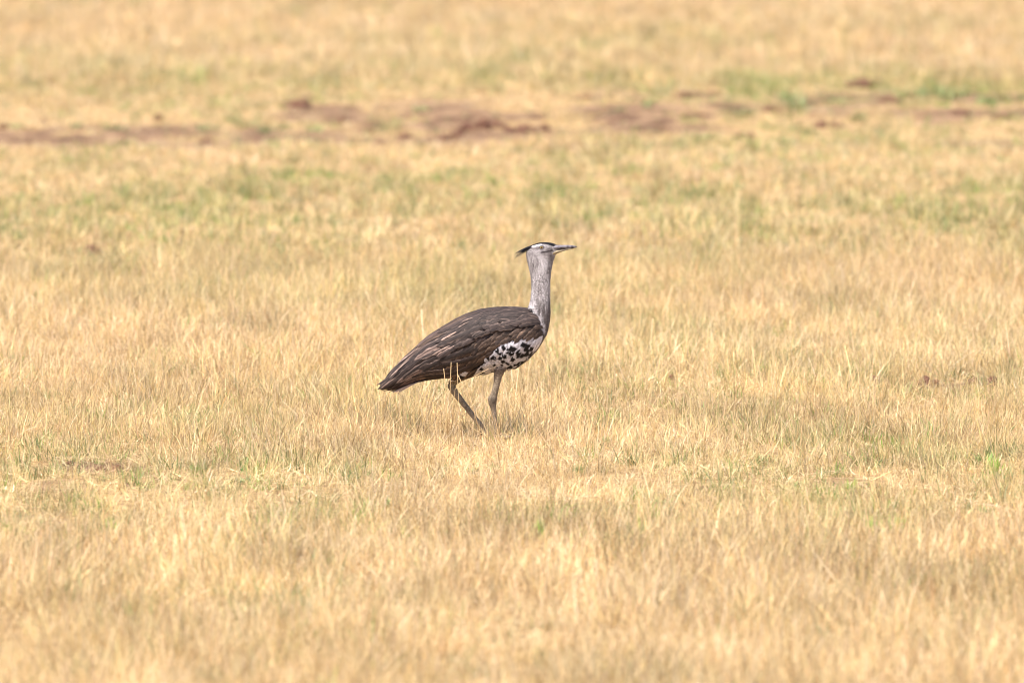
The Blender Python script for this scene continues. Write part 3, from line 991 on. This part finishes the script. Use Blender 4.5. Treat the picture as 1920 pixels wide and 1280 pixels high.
# ---- bill, eyes, crest
def simple(name, c, rough=.5, spec=.4):
    m, n, L, b = new_mat(name)
    b.inputs['Base Color'].default_value = (*c, 1)
    b.inputs['Roughness'].default_value = rough
    b.inputs['Specular IOR Level'].default_value = spec
    return m
def bill_part(name, xs, tops, bots, hws, mat_):
    bm = bmesh.new()
    rings = []
    for x, t, b, hw in zip(xs, tops, bots, hws):
        zc, h = (zz(t) + zz(b)) / 2, (zz(t) - zz(b)) / 2
        rings.append([(zx(x), hw * math.copysign(abs(math.cos(a)) ** .9, math.cos(a)), zc + h * math.sin(a)) for a in [2 * math.pi * k / 14 for k in range(14)]])
    ring_loft(bm, rings)
    m = bpy.data.meshes.new(name); bm.to_mesh(m); bm.free()
    m.polygons.foreach_set('use_smooth', [True] * len(m.polygons))
    m.materials.append(mat_)
    o = bpy.data.objects.new(name, m); o.parent = bird
    col.objects.link(o)
    return o
def bill_mat(name, c0, c1):
    m, n, L, b = new_mat(name)
    tc = n.new('ShaderNodeTexCoord'); q = n.new('ShaderNodeTexNoise'); q.inputs['Scale'].default_value = 60
    r = n.new('ShaderNodeValToRGB')
    r.color_ramp.elements[0].position = .38; r.color_ramp.elements[0].color = (*c0, 1)
    r.color_ramp.elements[1].position = .62; r.color_ramp.elements[1].color = (*c1, 1)
    L.new(tc.outputs['Object'], q.inputs['Vector']); L.new(q.outputs['Fac'], r.inputs['Fac']); L.new(r.outputs['Color'], b.inputs['Base Color'])
    b.inputs['Roughness'].default_value = .4
    b.inputs['Specular IOR Level'].default_value = .4
    return m
ub = bill_part('upper_bill', [1045, 1075, 1095, 1120, 1145, 1165, 1182, 1194], [92, 91, 91, 91, 91.5, 93, 96, 101], [124, 121, 119, 116, 113, 110.5, 107.5, 104], [.026, .022, .018, .014, .012, .0095, .006, .0015], bill_mat('upper_bill', lin(58, 52, 58), lin(120, 112, 118)))
bill_part('lower_bill', [1040, 1070, 1095, 1120, 1145, 1165, 1180], [122, 119.5, 117.5, 114.5, 111.5, 109, 107], [158, 146, 135, 126, 119, 114.5, 110], [.026, .022, .017, .013, .010, .007, .002], bill_mat('lower_bill', lin(112, 98, 84), lin(158, 142, 112)))
for s in (-1, 1):
    nb = bill_part('nostril', [1098, 1104, 1112, 1118], [103, 101, 101, 103], [104.5, 106.5, 106, 104.5], [.001, .002, .002, .001], simple('nostril', lin(36, 30, 32)))
    nb.location.y = s * .0165

iris_m, pup_m, lid_m = simple('iris', lin(150, 124, 70), .15, .6), simple('pupil', (.004, .004, .004), .05, .8), simple('eyelid', lin(70, 62, 62), .7)
def disc(name, r, depth, mat_, parent, side, off):
    bm = bmesh.new()
    bmesh.ops.create_uvsphere(bm, u_segments=18, v_segments=10, radius=r)
    for v in bm.verts: v.co.y *= depth
    m = bpy.data.meshes.new(name); bm.to_mesh(m); bm.free()
    m.polygons.foreach_set('use_smooth', [True] * len(m.polygons))
    m.materials.append(mat_)
    o = bpy.data.objects.new(name, m); col.objects.link(o)
    o.parent = parent
    o.location = off
    return o
for s in (-1, 1):
    e = disc('eye', .0105, .55, iris_m, bird, s, (zx(991), s * .0325, zz(104)))
    disc('pupil', .0052, .6, pup_m, e, s, (0.0005, s * .0040, 0))
    bm = bmesh.new()
    N1, N2 = 20, 8
    vs_ = [[bm.verts.new(((.0112 + .0026 * math.cos(b2)) * math.cos(a2), s * .0022 + .0026 * math.sin(b2), (.0098 + .0026 * math.cos(b2)) * math.sin(a2))) for b2 in [2 * math.pi * j / N2 for j in range(N2)]] for a2 in [2 * math.pi * i / N1 for i in range(N1)]]
    for i in range(N1):
        for j in range(N2):
            bm.faces.new((vs_[i][j], vs_[(i + 1) % N1][j], vs_[(i + 1) % N1][(j + 1) % N2], vs_[i][(j + 1) % N2]))
    m = bpy.data.meshes.new('eyelid'); bm.to_mesh(m); bm.free()
    m.materials.append(lid_m)
    o = bpy.data.objects.new('eyelid', m); o.parent = e; col.objects.link(o)

def crest():
    V, F, C = [], [], []
    for k in range(34):
        s = random.uniform(-1, 1)
        f = k / 45
        x0, y0 = random.uniform(905, 985), 0
        y0 = np.interp(x0, [900, 940, 990], [112, 94, 79]) + random.uniform(-1, 5)
        ln = random.uniform(.55, 1.0)
        x1 = 826 + (1 - ln) * 100 + random.uniform(0, 8)
        y1 = 152 - (1 - ln) * 28 + random.uniform(-14, 10) + (12 if random.random() < .3 else 0)
        c = lin(*random.choice([(22, 18, 22), (30, 25, 28), (60, 50, 50), (18, 15, 18)]))
        yb = .014 * s
        i0 = len(V)
        for i in range(7):
            t = i / 6
            wd = .0023 * (1 - .88 * t)
            sag = -6 * math.sin(math.pi * t)
            X, Zc = zx(x0 + (x1 - x0) * t), zz(y0 + (y1 - y0) * t + sag)
            yy = yb * (1 + .6 * t)
            V += [(X, yy - .002, Zc - wd), (X, yy + .002, Zc + wd)]
            C += [c, c]
        F += [(i0 + 2 * i, i0 + 2 * i + 1, i0 + 2 * i + 3, i0 + 2 * i + 2) for i in range(6)]
    o = mesh_obj('crest', V, F, fm, bird)
    set_color(o.data, np.array(C))
crest()

# ------------------------------------------------------------------ single stems standing before the bird
stem_mat, n_, L_, b_ = new_mat('stem_straw')
b_.inputs['Base Color'].default_value = (.58, .39, .20, 1)
b_.inputs['Roughness'].default_value = .6
def grass_stem(pts, r, yoff, label):
    """pts in the bird's profile units, standing a little nearer than the bird"""
    bm = bmesh.new()
    P3 = [(BX + zx(a), yoff, BZ + zz(b)) for a, b in pts]
    P3 = [(P3[0][0], yoff, tz(P3[0][0], yoff) - .01)] + P3[1:]
    tube(bm, P3, [r * (1 - .35 * i / (len(P3) - 1)) for i in range(len(P3))], 6)
    base = Vector(P3[0])
    for v in bm.verts: v.co -= base
    m = bpy.data.meshes.new('grass_stem'); bm.to_mesh(m); bm.free()
    m.polygons.foreach_set('use_smooth', [True] * len(m.polygons))
    m.materials.append(stem_mat)
    o = bpy.data.objects.new('grass_stem', m); o.location = base
    col.objects.link(o)
    tag(o, label, 'grass stem', 'straw stems before the bird')
grass_stem([(462, 1150), (452, 980), (446, 860), (436, 768)], .0023, -.42, 'shortest of three straw stems rising before the bird, under its wing')
grass_stem([(462, 1160), (470, 990), (474, 850), (478, 735)], .0023, -.38, 'middle of three straw stems rising before the bird, over its folded leg')
grass_stem([(545, 1165), (524, 1000), (516, 850), (512, 733)], .0023, -.45, 'straw stem before the bird crossing the white feathers above its folded leg')
grass_stem([(660, 1120), (600, 990), (550, 880), (512, 800)], .0030, -.36, 'slanting straw stem between the bird\'s two legs')
grass_stem([(470, 900), (400, 960), (520, 880), (560, 850)][:1] + [(500, 890), (560, 845), (690, 775)], .0022, -.34, 'thin leaning straw stem reaching under the bird\'s belly')
grass_stem([(750, 1150), (760, 1000), (772, 880), (780, 790)], .0030, -.40, 'straw stem standing before the bird\'s straight leg')
grass_stem([(1060, 900), (1040, 830), (1015, 770), (998, 720)], .0023, -.30, 'leaning straw stem under the bird\'s breast')
